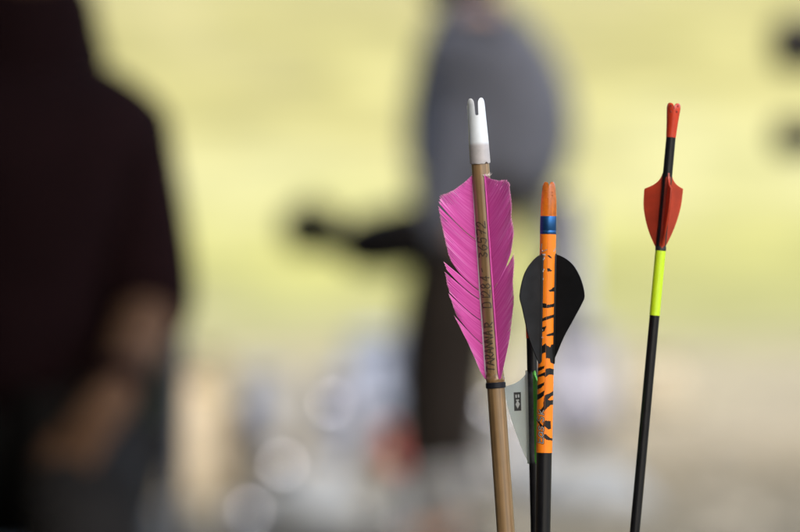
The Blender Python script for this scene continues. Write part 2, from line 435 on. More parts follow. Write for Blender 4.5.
def feather(A, keys, th_root, th_blade, rr, seed, curl=.9, xscale=1.0, label=None):
    """keys: (root row, outer px, cut_after)"""
    rnd = random.Random(seed)
    bm = bmesh.new(); lay = bm.verts.layers.float_vector.new('barb')
    e = Vector((math.sin(th_blade), -math.cos(th_blade), 0)); n = Vector((math.cos(th_blade), math.sin(th_blade), 0))
    rx, ry = rr*math.sin(th_root)*A.S, -rr*math.cos(th_root)*A.S
    NT = 18
    prev = None; ys0, ys1 = keys[0][0], keys[-1][0]
    tx, ty = [], []                                # the unslit outline
    i = 0
    while i < len(keys):
        y, o, cut = keys[i]
        if cut and i+1 < len(keys):
            y2, o2, _ = keys[i+1]; ym = (y+y2)/2
            tx.append((ym, (o[0]+o2[0])/2)); ty.append((ym, (o[1]+o2[1])/2)); i += 2
        else:
            tx.append((y, o[0])); ty.append((y, o[1])); i += 1
    for i in range(len(keys)-1):
        (ya, oa, cut), (yb, ob, _) = keys[i], keys[i+1]
        if cut: prev = None
        n_ = max(2, int(abs(yb-ya)/.45)) if not cut else 1
        if cut: continue
        for k in range(n_+1):
            if k == 0 and prev is not None: continue
            t = k/n_; y = ya + (yb-ya)*t
            ox = oa[0] + (ob[0]-oa[0])*t; oy = oa[1] + (ob[1]-oa[1])*t
            sx_, sy_ = lerp_keys(tx, y), lerp_keys(ty, y)
            jl = 1 + rnd.uniform(-.028, .012) + (.008*math.sin(y*2.3+seed))
            xl, zl = A.loc(sx_, sy_); xo, zo = A.loc(ox, oy)
            st = math.sin(th_blade)
            rho = (xl - rx)/st*xscale; drho = (xo-xl)/st*xscale; zr = A.z(y); dz = zo - zl
            if xscale != 1: zl = zr + (zl-zr)*(.6+.4*xscale)
            row = []
            lat = .9*math.sin(y*.21+seed)+.5*noise.noise(Vector((y*.7, seed, 0)))
            for j in range(NT+1):
                s0 = j/NT; s = s0*jl
                w = max(0, (s0-.5)/.5); w = w*w*(2-w)
                zz = zr + (zl-zr)*(s**1.12) + dz*w; rr_ = rho*(s**.94) + drho*w
                off = (curl*(s*s) + .35*lat*s*s)*A.S*4 * (abs(rho)/(35*A.S))
                p = Vector((rx, ry, 0)) + e*rr_ + n*off; p.z = zz
                v = bm.verts.new(p); v[lay] = ((y-ys0)/(ys1-ys0), s0, seed*7.3 + .15*lat); row.append(v)
            if prev is not None:
                jmax = NT if rnd.random() > .10 else int(NT*rnd.uniform(.72, .97))      # frayed barbs
                for j in range(jmax): bm.faces.new((prev[j], prev[j+1], row[j+1], row[j]))
            prev = row
    o = link_bm('feather', bm, fm, A.root)
    md = o.modifiers.new('thickness', 'SOLIDIFY'); md.thickness = .00016; md.offset = 0
    if label: o['label'] = label
    return o

LK = [(176,(471.5,175.5),0),(186,(464,182.5),0),(200,(455,189),0),(218,(446,193.5),0),(230,(440.5,195.6),0),(235,(438.6,199.5),0),(239,(438,203),1),
      (240,(437.3,206),0),(247,(438.6,215),0),(262,(442.5,231),0),(276,(445.5,246),0),(286,(449,257),0),(290,(451,261),1),
      (291,(443.2,261.5),0),(299,(446,270),1),(300,(443.9,272),0),(312,(446.5,284.5),0),(320,(449.3,293),1),(321,(447.6,292.8),0),(338,(453.4,309),0),(344,(456,315),1),
      (345,(453.8,315.5),0),(353,(460,328),0),(362,(467,342),0),(369,(474,357),0),(375,(480,371),0),(379,(484.5,378.5),0)]
fl = feather(P, LK, R(-88), R(-78), 8.8, 1, curl=.5)
RK = [(176,(487,176.8),0),(186,(491,179.2),0),(198,(497,180.3),0),(212,(507,180.4),0),(220,(510.6,184),0),(238,(511.3,204),0),(254,(512.3,218),0),(268,(513.6,231),0),(280,(513.2,244),0),(289,(511.4,252),1),
      (290,(514.0,254),0),(304,(513.9,270),0),(314,(513.7,283),0),(330,(513.6,303),0),(342,(512.6,318),0),(354,(509.8,336),0),(366,(506,356),0),(374,(503.2,369),0),(380,(501,378),0)]
fr = feather(P, RK, R(24), R(58), 8.8, 2, curl=-.5)
fb = feather(P, RK, R(146), R(140), 8.8, 3, curl=.3, xscale=.72)
quill_m = mat('pale_quill', (.74, .62, .70), .45, .12, 200)
for (o, th, wtop, wbot) in ((fl, R(-92), .9, 1.5), (fr, R(22), .9, 1.1), (fb, R(146), 1, 1.2)):
    bm = bmesh.new(); pts = []; rad = []
    for k in range(24):
        y = 174.5 + (379-174.5)*k/23; rq = 8.9 + .35
        pts.append((rq*math.sin(th)*P.S, -rq*math.cos(th)*P.S, P.z(y)))
        rad.append((wtop+(wbot-wtop)*k/23)*P.S*(1 if 0 < k < 23 else .35))
    add_tube(bm, pts, rad, 10)
    q = link_bm('quill', bm, quill_m if o is fl else mat('pink_quill', (.58, .08, .36), .5), P.root)
    q.parent = o
# fluffy white tip of the quills above the feathers
bm = bmesh.new()
for k in range(34):
    a = random.uniform(.3, 1.15); y = 177; ln = random.uniform(1.5, 4.6)
    p0 = Vector((9.2*math.sin(a)*P.S, -9.2*math.cos(a)*P.S, P.z(y)))
    d = Vector((random.uniform(-.5, .8), random.uniform(-.4, .1), random.uniform(.6, 1))).normalized()
    add_tube(bm, [p0, p0 + d*ln*.5*P.S, p0 + d*ln*P.S + Vector((random.uniform(-.6, .9)*P.S, 0, 0))], [.26*P.S, .2*P.S, .05*P.S], 5)
link_bm('quill_fluff', bm, mat('white_down', (.72, .66, .60), .8), P.root)
# thread binding and glue
P.lathe('thread_binding', [(388.2, 9.0), (387.8, 9.9), (386.2, 10.1), (385.3, 9.85), (384.3, 10.1), (383.2, 9.85), (382.6, 9.9), (382.2, 9.0)], mat('black_thread', (.008, .009, .013), .5, .3, 900, Specular_IOR_Level=.2))
bm = bmesh.new(); rings = []
for y, r in ((382.2, 8.9), (380.5, 9.15), (378.4, 9.5), (377.6, 9.1), (375.5, 9.05), (373, 8.7)):
    rings.append([bm.verts.new(((r+.5*noise.noise(Vector((k*.35, y*.4, 1))))*P.S*math.sin(2*math.pi*k/48), -(r+.5*noise.noise(Vector((k*.35, y*.4, 1))))*P.S*math.cos(2*math.pi*k/48), P.z(y+1.2*noise.noise(Vector((k*.3, 5, y)))))) for k in range(48)])
for a, b in zip(rings, rings[1:]):
    for k in range(48): bm.faces.new((a[k], a[(k+1) % 48], b[(k+1) % 48], b[k]))
link_bm('glue_bead', bm, mat('amber_glue', (.20, .115, .048), .2, .35, 500), P.root)
# handwriting in black ink, running up the shaft
ink = mat('brown_black_ink', (.052, .033, .019), .5, .6, 900)
bm = bmesh.new()
write(P, bm, 'TARANNA', 494.6, [371.5, 364.8, 359.2, 353.2, 347.4, 341.6, 335.4], 8.6, 5.3, 8.9, 1.3, .09)
write(P, bm, 'R', 491.6, [327.5], 7.0, 6.0, 8.9, 1.2, .08)
write(P, bm, 'D1284', 490.8, [308, 300.2, 296, 289.3, 281.5], 8.4, 6.0, 8.9, 1.1, .07)
write(P, bm, '-', 486.2, [272.5], 7.5, 5, 8.9, .9)
write(P, bm, '36572', 487.0, [258.2, 250.5, 243.4, 235.6, 228.0], 8.4, 6.4, 8.9, 1.25, .08)
link_bm('handwriting', bm, ink, P.root, smooth=False)

# ---------------------------------------------------------------- 2. tiger striped arrow
O = Arrow('carbon_arrow', (548.4, 216), (542.8, 530), 2.085)
tag(O.root, 'black arrow with orange tiger striped wrap, black vanes, blue ring and clear orange nock', 'arrow', 'arrows standing upright side by side')
carbon = mat('black_carbon', (.0055, .0055, .0065), .30, .3, 90, Specular_IOR_Level=.3)
O.lathe('shaft', [(1375, 7.7), (452.6, 7.7)], carbon)
O.lathe('arrow_point', [(1400, .6), (1390, 4), (1375.1, 7.9)], mat('dark_steel_point', (.2, .2, .2), .35, Metallic=1))
ox1 = mat('orange_wrap', (.84, .215, .009), .38, .05, 90, Specular_IOR_Level=.3)
ox2 = mat('black_stripe_print', (.006, .006, .006), .4, Specular_IOR_Level=.25)
ox3 = mat('grey_lettering', (.36, .34, .33), .4)
STR = [[(546.8,255.2),(549,255.2),(552.6,258.6),(549,257.8)], [(546.6,268.6),(549,268.2),(552.2,271),(547.8,271.8)],
 [(548,290.5),(551.5,288.6),(556,285),(556,291.6),(550,291.6)], [(539,302.5),(546,303.6),(546.4,305),(556,302.8),(556,306.2),(546,308.2),(539,307)],
 [(538,320.5),(545,317),(556,313.6),(556,316.4),(546,320),(538,323)], [(538,330.6),(543,326.8),(546.2,326),(544.4,331),(538,334)],
 [(545.6,335.2),(548,333.8),(554,332),(554,335.4),(547,336.2)],
 [(538,349),(541,346.6),(545.2,343),(547,345.4),(550,346.8),(551,344.5),(554,344),(554,364),(550.2,362.2),(549.4,358.4),(545.8,358),(545.4,352.2),(541,354),(538,356)],
 [(534,371),(540,366.8),(544.4,365.8),(544,368.2),(540,370.4),(534,374)], [(534,376.6),(540,374.2),(545,371.6),(545.2,369),(549,367.8),(556,369.6),(556,375.2),(549,374.2),(545.2,377.2),(543,375.4),(538,377.6),(534,379)],
 [(534,387.5),(540,384),(544.2,381.8),(543.6,385),(540,388.2),(534,391)], [(534,397),(540,393),(544.2,390.2),(543.6,395.4),(540,398.4),(534,402)],
 [(544.2,395.4),(548,393.6),(556,389.4),(556,394),(551,396.2),(547.6,399.4),(550,400.2),(556,398.6),(556,405),(551,404.4),(547.6,407),(545,410),(543,404)],
 [(538.8,411.5),(541.4,408.6),(544.2,404),(545.4,408.6),(542.4,412.6),(540,414)], [(536,419.4),(537.6,419.6),(544,427.4),(544,429.6),(540,426)],
 [(543.2,422),(545,420.2),(550.4,420.8),(550.8,428.4),(548,429.2),(545,426.4),(542.6,427)], [(543.8,433.8),(546,434.2),(550,437.6),(553,438.4),(553,440.6),(546,439.4),(542.6,436)]]
bm = bmesh.new(); seg, y0, y1 = 200, 234.2, 452.6; rows = 500
rr = 8.05; grid = []
for i in range(rows+1):
    y = y1 + (y0-y1)*i/rows
    grid.append([bm.verts.new((rr*O.S*math.sin(2*math.pi*k/seg), -rr*O.S*math.cos(2*math.pi*k/seg), O.z(y))) for k in range(seg)])
for i in range(rows):
    y = y1 + (y0-y1)*(i+.5)/rows
    for k in range(seg):
        f = bm.faces.new((grid[i][k], grid[i][(k+1) % seg], grid[i+1][(k+1) % seg], grid[i+1][k]))
        a = 2*math.pi*(k+.5)/seg; x = O.ax(y) + rr*math.sin(a)
        yj = y + .35*noise.noise(Vector((x*.9, y*.9, 0))); xj = x + .35*noise.noise(Vector((x*.9, y*.9, 9)))
        if math.cos(a) < -.05:                     # back of the wrap: the same print again, shifted
            xj = O.ax(y) + (x - O.ax(y))*-1; yj = y + 5
        for poly in STR:
            if poly[0][1]-14 < yj < poly[0][1]+24 and pip(xj, yj, poly): f.material_index = 1; break
bm.faces.new(grid[0][::-1]); bm.faces.new(grid[-1])
wrap = link_bm('wrap', bm, None, O.root, mats=[ox1, ox2]); mark_sharp(wrap)
bm = bmesh.new()                                  # overlapping edge of the wrap
a = R(-3); add_box(bm, (rr*1.006*O.S*math.sin(a), -rr*1.006*O.S*math.cos(a), (O.z(234.4)+O.z(452.4))/2), (.16*O.S, .1*O.S, O.z(234.4)-O.z(452.4)))
sm = link_bm('wrap_seam', bm, mat('wrap_edge', (.5, .14, .02), .5), O.root, False); sm.parent = wrap
for (nm, pen, mm, dr) in (('lettering_outline', 1.7, ox2, 0), ('lettering', .75, ox3, .06)):
    bm = bmesh.new(); random.seed(21)
    write(O, bm, 'EasSk', 543.0, [443.6, 437.8, 431.6, 422.6, 415.4], 6.4, 6.6, rr+dr, pen, .03, .15)
    lo = link_bm(nm, bm, mm, O.root, False); lo.parent = wrap
random.seed(11)
ring_m = mat('blue_anodised', (.022, .10, .27), .33, Metallic=.8)
O.lathe('nock_ring', [(234.15, 8.1), (233.6, 8.3), (230.6, 8.3), (230.4, 8.22), (230.2, 8.3), (217, 8.3), (216.2, 8.1)], ring_m)
or_cl = mat('clear_orange_plastic', (.85, .23, .02), .18, .2, 420, Transmission_Weight=.6, IOR=1.4)
nock(O, 'nock', [(216.1, 8.2), (208, 8.15), (200, 7.8), (193, 7.2), (189, 6.8)],
     [(189, 6.8, 1), (187, 6.6, 1), (185, 6.3, .97), (183.4, 6.0, .86), (182.3, 5.8, .62), (181.8, 5.7, .3)],
     [(182, 1.0), (183.5, .45), (186, .2), (189, .1)], or_cl)
bm = bmesh.new()                                  # moulded ribs of the nock
for (y, x0, w) in ((192.2, -2.4, 2.6), (192.0, 3.0, 2.8), (195.6, 3.2, 2.8), (197.8, -1.6, 2.4)):
    r = lerp_keys([(189, 6.8), (193, 7.2), (200, 7.8)], y)
    add_box(bm, (x0*O.S, -math.sqrt(r*r-x0*x0)*O.S, O.z(y)), (w*O.S, .7*O.S, 1.1*O.S))
bmesh.ops.bevel(bm, geom=bm.edges[:], offset=.3*O.S, segments=2, affect='EDGES')
link_bm('nock_rib', bm, or_cl, O.root)
vane_m = mat('black_vane', (.0045, .0045, .005), .42, .4, 200, Specular_IOR_Level=.16)
RV = smooth_poly([(555.5,254.2),(560,255.6),(567,259.6),(574,266.4),(580,277.6),(583.4,289),(584.2,296.6)], 6) + smooth_poly([(583.6,299.4),(580,306.6),(572,321.6),(564,336.4),(556.8,353.4),(552.2,363.4)], 4)
RV += [(546, 363.4), (548, 254.2)]
bm = bmesh.new(); plate(O, bm, RV, R(73.5), 1.1, 8.0, (254, 363, 4.2, 1.3)); v = link_bm('vane', bm, vane_m, O.root); mark_sharp(v, 30)
LV = smooth_poly([(541.5,254.4),(536,257.4),(529,265),(523.6,274.6),(520.2,287),(518.9,296)], 6) + smooth_poly([(519.4,300),(521.6,308),(524.6,321.4),(528,336),(533.6,351.4),(538.8,363.4)], 4)
LV += [(543, 363.4), (546, 254.4)]
bm = bmesh.new(); plate(O, bm, LV, R(-46.5), 1.1, 8.0, (254, 363, 4.2, 1.3)); v = link_bm('vane', bm, mat('lit_black_vane', (.009, .0095, .0095), .6, .35, 160, Specular_IOR_Level=.2), O.root); mark_sharp(v, 30)  # lighter black paints in the light this vane faces
BV = []
for (x, y) in RV:                                  # third vane, behind: the same outline turned out of sight
    d = (x - O.ax(y))/math.sin(R(73.5)); BV.append((O.ax(y) + d*math.sin(R(193.5)), y))
bm = bmesh.new(); plate(O, bm, BV, R(193.5), 1.1, 8.0, (254, 363, 4.2, 1.3)); v = link_bm('vane', bm, vane_m, O.root); mark_sharp(v, 30)
bm = bmesh.new()                                  # dried glue along the left vane
for k in range(26):
    y = random.choice([random.uniform(250.5, 262), random.uniform(268, 292), random.uniform(300, 322), random.uniform(330, 338)])
    a = R(-46.5) + random.uniform(-.02, .42); r0 = 8.1
    mtx = Matrix.Translation((r0*math.sin(a)*O.S, -r0*math.cos(a)*O.S, O.z(y))) @ Matrix.Rotation(-a, 4, 'Z') @ Matrix.Diagonal((random.uniform(.3, .9)*O.S, .35*O.S, random.uniform(.4, 1.6)*O.S, 1))
    bmesh.ops.create_icosphere(bm, subdivisions=2, radius=1, matrix=mtx)
for (x0, ya, x1, yb) in ((541.6, 252, 546.6, 249.6), (541.2, 249, 541.8, 244), (553.4, 251.4, 555.2, 248.4)):
    for k in range(7):
        t = k/6; x = x0+(x1-x0)*t; y = ya+(yb-ya)*t; xl, zl = O.loc(x, y); r0 = 8.08*O.S
        bmesh.ops.create_icosphere(bm, subdivisions=1, radius=1, matrix=Matrix.Translation((xl, -math.sqrt(max(r0*r0-xl*xl, 0)), zl)) @ Matrix.Diagonal((.8*O.S, .2*O.S, .45*O.S, 1)))
link_bm('glue_bead', bm, mat('grey_dried_glue', (.30, .30, .31), .3, .3, 800), O.root)

# ---------------------------------------------------------------- 3. arrow half hidden behind it (white and green vanes)
G = Arrow('carbon_arrow', (531.6, 340), (535.8, 530), 2.112)
tag(G.root, 'dark arrow with whitish and green vanes half hidden behind the tiger striped one', 'arrow', 'arrows standing upright side by side')
G.lathe('shaft', [(1380, 5.2), (338, 5.2)], carbon)
G.lathe('arrow_point', [(1400, .5), (1392, 3), (1380.1, 5.2)], mat('steel_tip', (.3, .3, .3), .35, Metallic=1))
nock(G, 'nock', [(338, 5.5), (332, 5.6), (322, 5.6), (314, 5.6)], [(314, 5.6, 1), (308, 5.4, 1), (305, 5.2, .85), (303.6, 5.0, .5)], [(303, 1.6), (310, 1.2), (314, .8)],
     mat('red_orange_plastic', (.75, .09, .03), .3, .05, 200))
wv = mat('milky_vane', (.70, .76, .72), .42, .10, 90, Subsurface_Weight=.1)
nt = wv.node_tree; N = nt.nodes; L = nt.links; pb = N['Principled BSDF']
trn = N.new('ShaderNodeBsdfTranslucent'); trn.inputs['Color'].default_value = (.75, .8, .72, 1); ms_f = .5
ms = N.new('ShaderNodeMixShader'); ms.inputs[0].default_value = .35
L.new(pb.outputs[0], ms.inputs[1]); L.new(trn.outputs[0], ms.inputs[2]); L.new(ms.outputs[0], N['Material Output'].inputs['Surface'])
WV = smooth_poly([(527.5,371),(524,376),(518,381.6),(511,384.8),(505.6,386.4)], 5) + smooth_poly([(504.6,389),(506,400),(510,415),(515,430),(520,444),(525,456),(528.6,463)], 4) + [(536, 463), (534, 371)]
bm = bmesh.new(); plate(G, bm, WV, R(-88), .9, 5.2, (371, 463, 6, 1.8)); wvo = link_bm('vane', bm, wv, G.root); mark_sharp(wvo, 30); wvo['label'] = 'milky white vane with a small black emblem'
foot_m = mat('dark_smudged_glue', (.03, .033, .037), .5, .6, 250)
bm = bmesh.new(); rows_ = []
for y in range(368, 468, 2):
    w = 3.6*min(1, (y-366)/10, (468-y)/8)
    rows_.append([bm.verts.new((xx*G.S, yy_*G.S, G.z(y+.6*noise.noise(Vector((xx, y, 0)))))) for xx, yy_ in ((-5.1, -w*.5), (-4.4, -1-w+.4*noise.noise(Vector((y*.5, 0, 0)))), (-1.2, -4.2-w*.45+.4*noise.noise(Vector((y*.4, 2, 0)))), (1.4, -4-w*.4), (1.8, -4.2), (-3, -2))])
for a, b in zip(rows_, rows_[1:]):
    for i in range(6): bm.faces.new((a[i], a[(i+1) % 6], b[(i+1) % 6], b[i]))
bm.faces.new(rows_[0]); bm.faces.new(rows_[-1])
link_bm('vane_base', bm, foot_m, G.root)
gvm = mat('bright_green_vane', (.10, .46, .05), .4, .1, 90)
for th in (R(22), R(150)):
    GV = []
    for (x, y) in WV:
        d = (x - G.ax(y))/math.sin(R(-88)); GV.append((G.ax(y) + d*math.sin(th), y))
    bm = bmesh.new(); plate(G, bm, GV, th, 1.6, 5.2, (371, 463, 4, 1.4)); v = link_bm('vane', bm, gvm, G.root); mark_sharp(v, 30)
    v['label'] = 'bright green vane'
# emblem on the white vane: black upright rectangle with pale figures
eb = mat('emblem_black', (.02, .022, .02), .5); ew = mat('emblem_pale', (.55, .58, .56), .5)
def on_vane(bm, polys, off):
    th = R(-88); e = Vector((math.sin(th), -math.cos(th), 0)); n = Vector((math.cos(th), math.sin(th), 0))
    if n.y > 0: n = -n
    for poly in polys:
        vs_ = []
        for (x, y) in poly:
            xl, zl = G.loc(x, y); vs_.append(bm.verts.new(e*(xl/math.sin(th)) + n*(.45*G.S + off) + Vector((0, 0, zl))))
        bm.faces.new(vs_)
bm = bmesh.new(); on_vane(bm, [[(513.6,392.4),(520.8,392),(521.2,410.6),(514.2,411)]], 4e-5); em = link_bm('emblem', bm, eb, G.root, False); em.parent = wvo
bm = bmesh.new(); on_vane(bm, [[(515.2,394.8),(516.7,394.5),(516.9,397.6),(515.4,397.9)], [(517.7,394.5),(519.2,394.3),(519.4,397.4),(517.9,397.6)],
                               [(516,399.6),(519,399.4),(519,400.6),(518,401),(519.8,404),(517.7,408.6),(515.4,404.4),(517,401.2),(516.1,400.8)]], 8e-5)
e2 = link_bm('emblem_figure', bm, ew, G.root, False); e2.parent = wvo

# ---------------------------------------------------------------- 4. thin arrow with red vanes
D = Arrow('carbon_arrow', (671.0, 137), (634.9, 530), 2.125)
tag(D.root, 'thin black arrow with red nock, red vanes and a lime green wrap', 'arrow', 'arrows standing upright side by side')
D.lathe('shaft', [(1380, 5.1), (315.4, 5.0)], carbon)
D.lathe('shaft_neck', [(249.3, 5.0), (137.2, 4.75)], carbon)
D.lathe('arrow_point', [(1400, .5), (1392, 3), (1380.1, 5.1)], mat('grey_steel_tip', (.3, .3, .3), .35, Metallic=1))
D.lathe('wrap', [(315.4, 5.25), (249.2, 5.25)], mat('lime_wrap', (.50, .72, .012), .34, .03, 80, Coat_Weight=.2))
D.lathe('wrap_band', [(250.6, 5.4), (248.4, 5.5), (246.6, 5.35)], mat('black_band', (.012, .012, .012), .4))
rn = mat('red_plastic', (.52, .040, .011), .36, .06, 260, Subsurface_Weight=.12, Subsurface_Scale=.001)
nock(D, 'nock', [(137.3, 4.95), (130, 5.3), (122, 5.8), (114, 6.5), (110, 6.8)],
     [(110, 6.8, 1), (107.5, 6.9, 1), (105.4, 6.9, .93), (103.9, 6.8, .72), (103.2, 6.7, .4)], [(103, .9), (104.6, .4), (107, .2), (110, .1)], rn)
bm = bmesh.new()
for (y, x0, w) in ((106.4, -3.0, 2.4), (106.0, 3.4, 2.4), (112, -2.6, 2.4), (111.6, 2.8, 3)):
    r = 6.75; bmesh.ops.create_icosphere(bm, subdivisions=2, radius=1, matrix=Matrix.Translation((x0*D.S, -math.sqrt(r*r-x0*x0)*D.S*.98, D.z(y))) @ Matrix.Diagonal((w*.5*D.S, .5*D.S, 1.2*D.S, 1)))
link_bm('nock_rib', bm, mat('dull_red_plastic', (.26, .045, .032), .75, Specular_IOR_Level=.1), D.root)
PROF = [(173, 5.2), (176.6, 6.2), (180, 8.2), (183, 11.2), (185.4, 15), (187, 18.6), (188.6, 22.6), (191, 22.7), (205, 22), (218, 19), (230, 14.6), (240, 9.6), (247.4, 5.2)]
PROF = smooth_poly(PROF[:7], 4) + smooth_poly(PROF[7:], 4)
rv = mat('red_vane', (.50, .055, .019), .36, .22, 160, Subsurface_Weight=.1, Subsurface_Scale=.001)
nt = rv.node_tree; N = nt.nodes; L = nt.links; pb = N['Principled BSDF']
trn = N.new('ShaderNodeBsdfTranslucent'); trn.inputs['Color'].default_value = (.62, .075, .03, 1)
ms = N.new('ShaderNodeMixShader'); ms.inputs[0].default_value = .36
L.new(pb.outputs[0], ms.inputs[1]); L.new(trn.outputs[0], ms.inputs[2]); L.new(ms.outputs[0], N['Material Output'].inputs['Surface'])
for th in (R(10), R(130), R(-110)):
    OUT = [(D.ax(y) + r*math.sin(th), y) for y, r in PROF] + [(D.ax(247.4) + 4.4*math.sin(th), 247.4), (D.ax(173) + 4.4*math.sin(th), 173)]
    bm = bmesh.new(); plate(D, bm, OUT, th, 1.3 if abs(th) > 1 else 1.7, 4.9, (176, 247.4, 5.6 if abs(th) < 1 else 2.6, .9)); v = link_bm('vane', bm, rv, D.root); mark_sharp(v, 30)

# ------------------------------------------------------------------ people
def cloth(name, col, var=.15, sc=15): return mat(name, col, .95, var, sc, Specular_IOR_Level=.05)
def skin_mesh(name, verts, edges, m, parent, root='pelvis', sub=2):
    names = list(verts); me = bpy.data.meshes.new(name)
    me.from_pydata([verts[n][0] for n in names], [(names.index(a), names.index(b)) for a, b in edges], [])
    o = bpy.data.objects.new(name, me); C.objects.link(o)
    o.modifiers.new('skin', 'SKIN'); ss = o.modifiers.new('sub', 'SUBSURF'); ss.levels = sub; ss.render_levels = sub
    sv = me.skin_vertices[0].data
    for i, n in enumerate(names):
        r = verts[n][1]; sv[i].radius = (r, r) if not isinstance(r, tuple) else r
        sv[i].use_root = (n == root)
    bpy.context.view_layer.update()
    dg = bpy.context.evaluated_depsgraph_get()
    new = bpy.data.meshes.new_from_object(o.evaluated_get(dg))
    o.modifiers.clear(); o.data = new
    for p in new.polygons: p.use_smooth = True
    new.materials.clear(); new.materials.append(m); o.parent = parent
    return o

def hand(V, E, wrist, tag_, palm_dir, side_dir, curl_dir):
    """adds palm, four fingers and a thumb to the skeleton"""
    w = Vector(V[wrist][0]); d = Vector(palm_dir).normalized(); s = Vector(side_dir).normalized(); c = Vector(curl_dir).normalized()
    pn = tag_+'palm'; V[pn] = (w + d*.055, (.030)); E.append((wrist, pn))
    for i, (off, ln) in enumerate(((-.030, .068), (-.010, .078), (.011, .073), (.030, .056))):
        k = w + d*.085 + s*off; a = k + d*ln*.45 + c*ln*.12; b = a + d*ln*.3 + c*ln*.3; e = b + d*ln*.08 + c*ln*.32
        for nm, p, r in ((f'{tag_}k{i}', k, .0105), (f'{tag_}a{i}', a, .0092), (f'{tag_}b{i}', b, .0085), (f'{tag_}e{i}', e, .007)): V[nm] = (p, r)
        E += [(pn, f'{tag_}k{i}'), (f'{tag_}k{i}', f'{tag_}a{i}'), (f'{tag_}a{i}', f'{tag_}b{i}'), (f'{tag_}b{i}', f'{tag_}e{i}')]
    t0 = w + d*.03 - s*.034; t1 = t0 + d*.035 - s*.022 + c*.01; t2 = t1 + d*.03 - s*.004 + c*.012
    for nm, p, r in ((tag_+'t0', t0, .013), (tag_+'t1', t1, .011), (tag_+'t2', t2, .0085)): V[nm] = (p, r)
    E += [(pn, tag_+'t0'), (tag_+'t0', tag_+'t1'), (tag_+'t1', tag_+'t2')]

def person(root, J, rads, facing, skin, shirt, trousers, shoes, hair, sleeve, hands, shirt_r=.03, boot=.05, hem=1.0):
    """J: joint positions (local). builds one continuous body and its clothes"""
    V = {}; E = []
    for n, p in J.items(): V[n] = (Vector(p), rads.get(n, .05))
    E += [('pelvis', 'waist'), ('waist', 'chest'), ('chest', 'upper'), ('upper', 'neck'), ('neck', 'jaw'), ('jaw', 'head'), ('head', 'crown')]
    for s in 'lr':
        E += [('upper', s+'sho'), (s+'sho', s+'elb'), (s+'elb', s+'wri'), ('pelvis', s+'hip'), (s+'hip', s+'kne'), (s+'kne', s+'ank'), (s+'ank', s+'toe')]
    f = Vector(facing).normalized(); side = f.cross(Vector((0, 0, 1)))
    V['nose'] = (V['head'][0] + f*.105 - Vector((0, 0, .02)), .012); E.append(('head', 'nose'))
    for sgn, nm in ((1, 'ear_a'), (-1, 'ear_b')):
        V[nm] = (V['head'][0] + side*.092*sgn - Vector((0, 0, .015)), .014); E.append(('head', nm))
    bare = dict(V); bareE = list(E)
    for h in hands: hand(V, E, *h)
    for n in ('pelvis', 'waist', 'chest', 'upper', 'lsho', 'rsho'): V[n] = (V[n][0], V[n][1]*.84)     # under the clothes
    b = skin_mesh('body', V, E, skin, root)
    for sgn in (1, -1):
        bm = bmesh.new(); bmesh.ops.create_uvsphere(bm, u_segments=12, v_segments=8, radius=.012, matrix=Matrix.Translation(V['head'][0] + f*.088 + side*.033*sgn + Vector((0, 0, .012))))
        link_bm('eye', bm, hair, root)
    bm = bmesh.new(); hc = V['head'][0] - f*.018 + Vector((0, 0, .035))
    bmesh.ops.create_icosphere(bm, subdivisions=3, radius=.108, matrix=Matrix.Translation(hc) @ Matrix.Diagonal((1, 1, 1.08, 1)))
    bmesh.ops.delete(bm, geom=[v for v in bm.verts if (v.co-hc).dot(f) > .05 and v.co.z < hc.z+.045 or v.co.z < hc.z-.075], context='VERTS')
    h = link_bm('hair', bm, hair, root); md = h.modifiers.new('t', 'SOLIDIFY'); md.thickness = .014
    def grow(names, d): return {n: (bare[n][0], bare[n][1]+d) for n in names}
    sv = grow(['pelvis', 'waist', 'chest', 'upper', 'lsho', 'rsho'], shirt_r); se = [('pelvis', 'waist'), ('waist', 'chest'), ('chest', 'upper'), ('upper', 'lsho'), ('upper', 'rsho')]
    sv['collar'] = (bare['upper'][0].lerp(bare['neck'][0], 1.05), .085); se.append(('upper', 'collar'))
    for s in 'lr':
        if sleeve <= 1: p = bare[s+'sho'][0].lerp(bare[s+'elb'][0], sleeve); sv[s+'cuff'] = (p, .062); se.append((s+'sho', s+'cuff'))
        else:
            sv[s+'elb'] = (bare[s+'elb'][0], bare[s+'elb'][1]+shirt_r); p = bare[s+'elb'][0].lerp(bare[s+'wri'][0], sleeve-1); sv[s+'cuff'] = (p, .045)
            se += [(s+'sho', s+'elb'), (s+'elb', s+'cuff')]
    skin_mesh('shirt', sv, se, shirt, root)
    tv = grow(['pelvis', 'waist'] + [s+n for s in 'lr' for n in ('hip', 'kne')], .02); tv['waist'] = (bare['pelvis'][0].lerp(bare['waist'][0], .7), bare['waist'][1]+.022); te = [('pelvis', 'waist')]
    for s in 'lr':
        tv[s+'hem'] = (bare[s+'kne'][0].lerp(bare[s+'ank'][0], hem), .085); te += [('pelvis', s+'hip'), (s+'hip', s+'kne'), (s+'kne', s+'hem')]
    skin_mesh('trousers', tv, te, trousers, root)
    for s in 'lr':
        a, t = bare[s+'ank'][0], bare[s+'toe'][0]; d = (t-a); d.z = 0; d.normalize()
        shv = {'pelvis': (Vector((a.x, a.y, max(a.z-.03, .05))) - d*.04, .05), 'm': (Vector((a.x, a.y, .05)) + d*.07, .05), 't': (Vector((a.x, a.y, .042)) + d*.17, .04), 'v': (a + Vector((0, 0, .02)), .07), 'u': (a + Vector((0, 0, boot)), .07 + boot*.12)}
        skin_mesh('shoe', shv, [('pelvis', 'm'), ('m', 't'), ('pelvis', 'v'), ('v', 'u')], shoes, root)
    return b

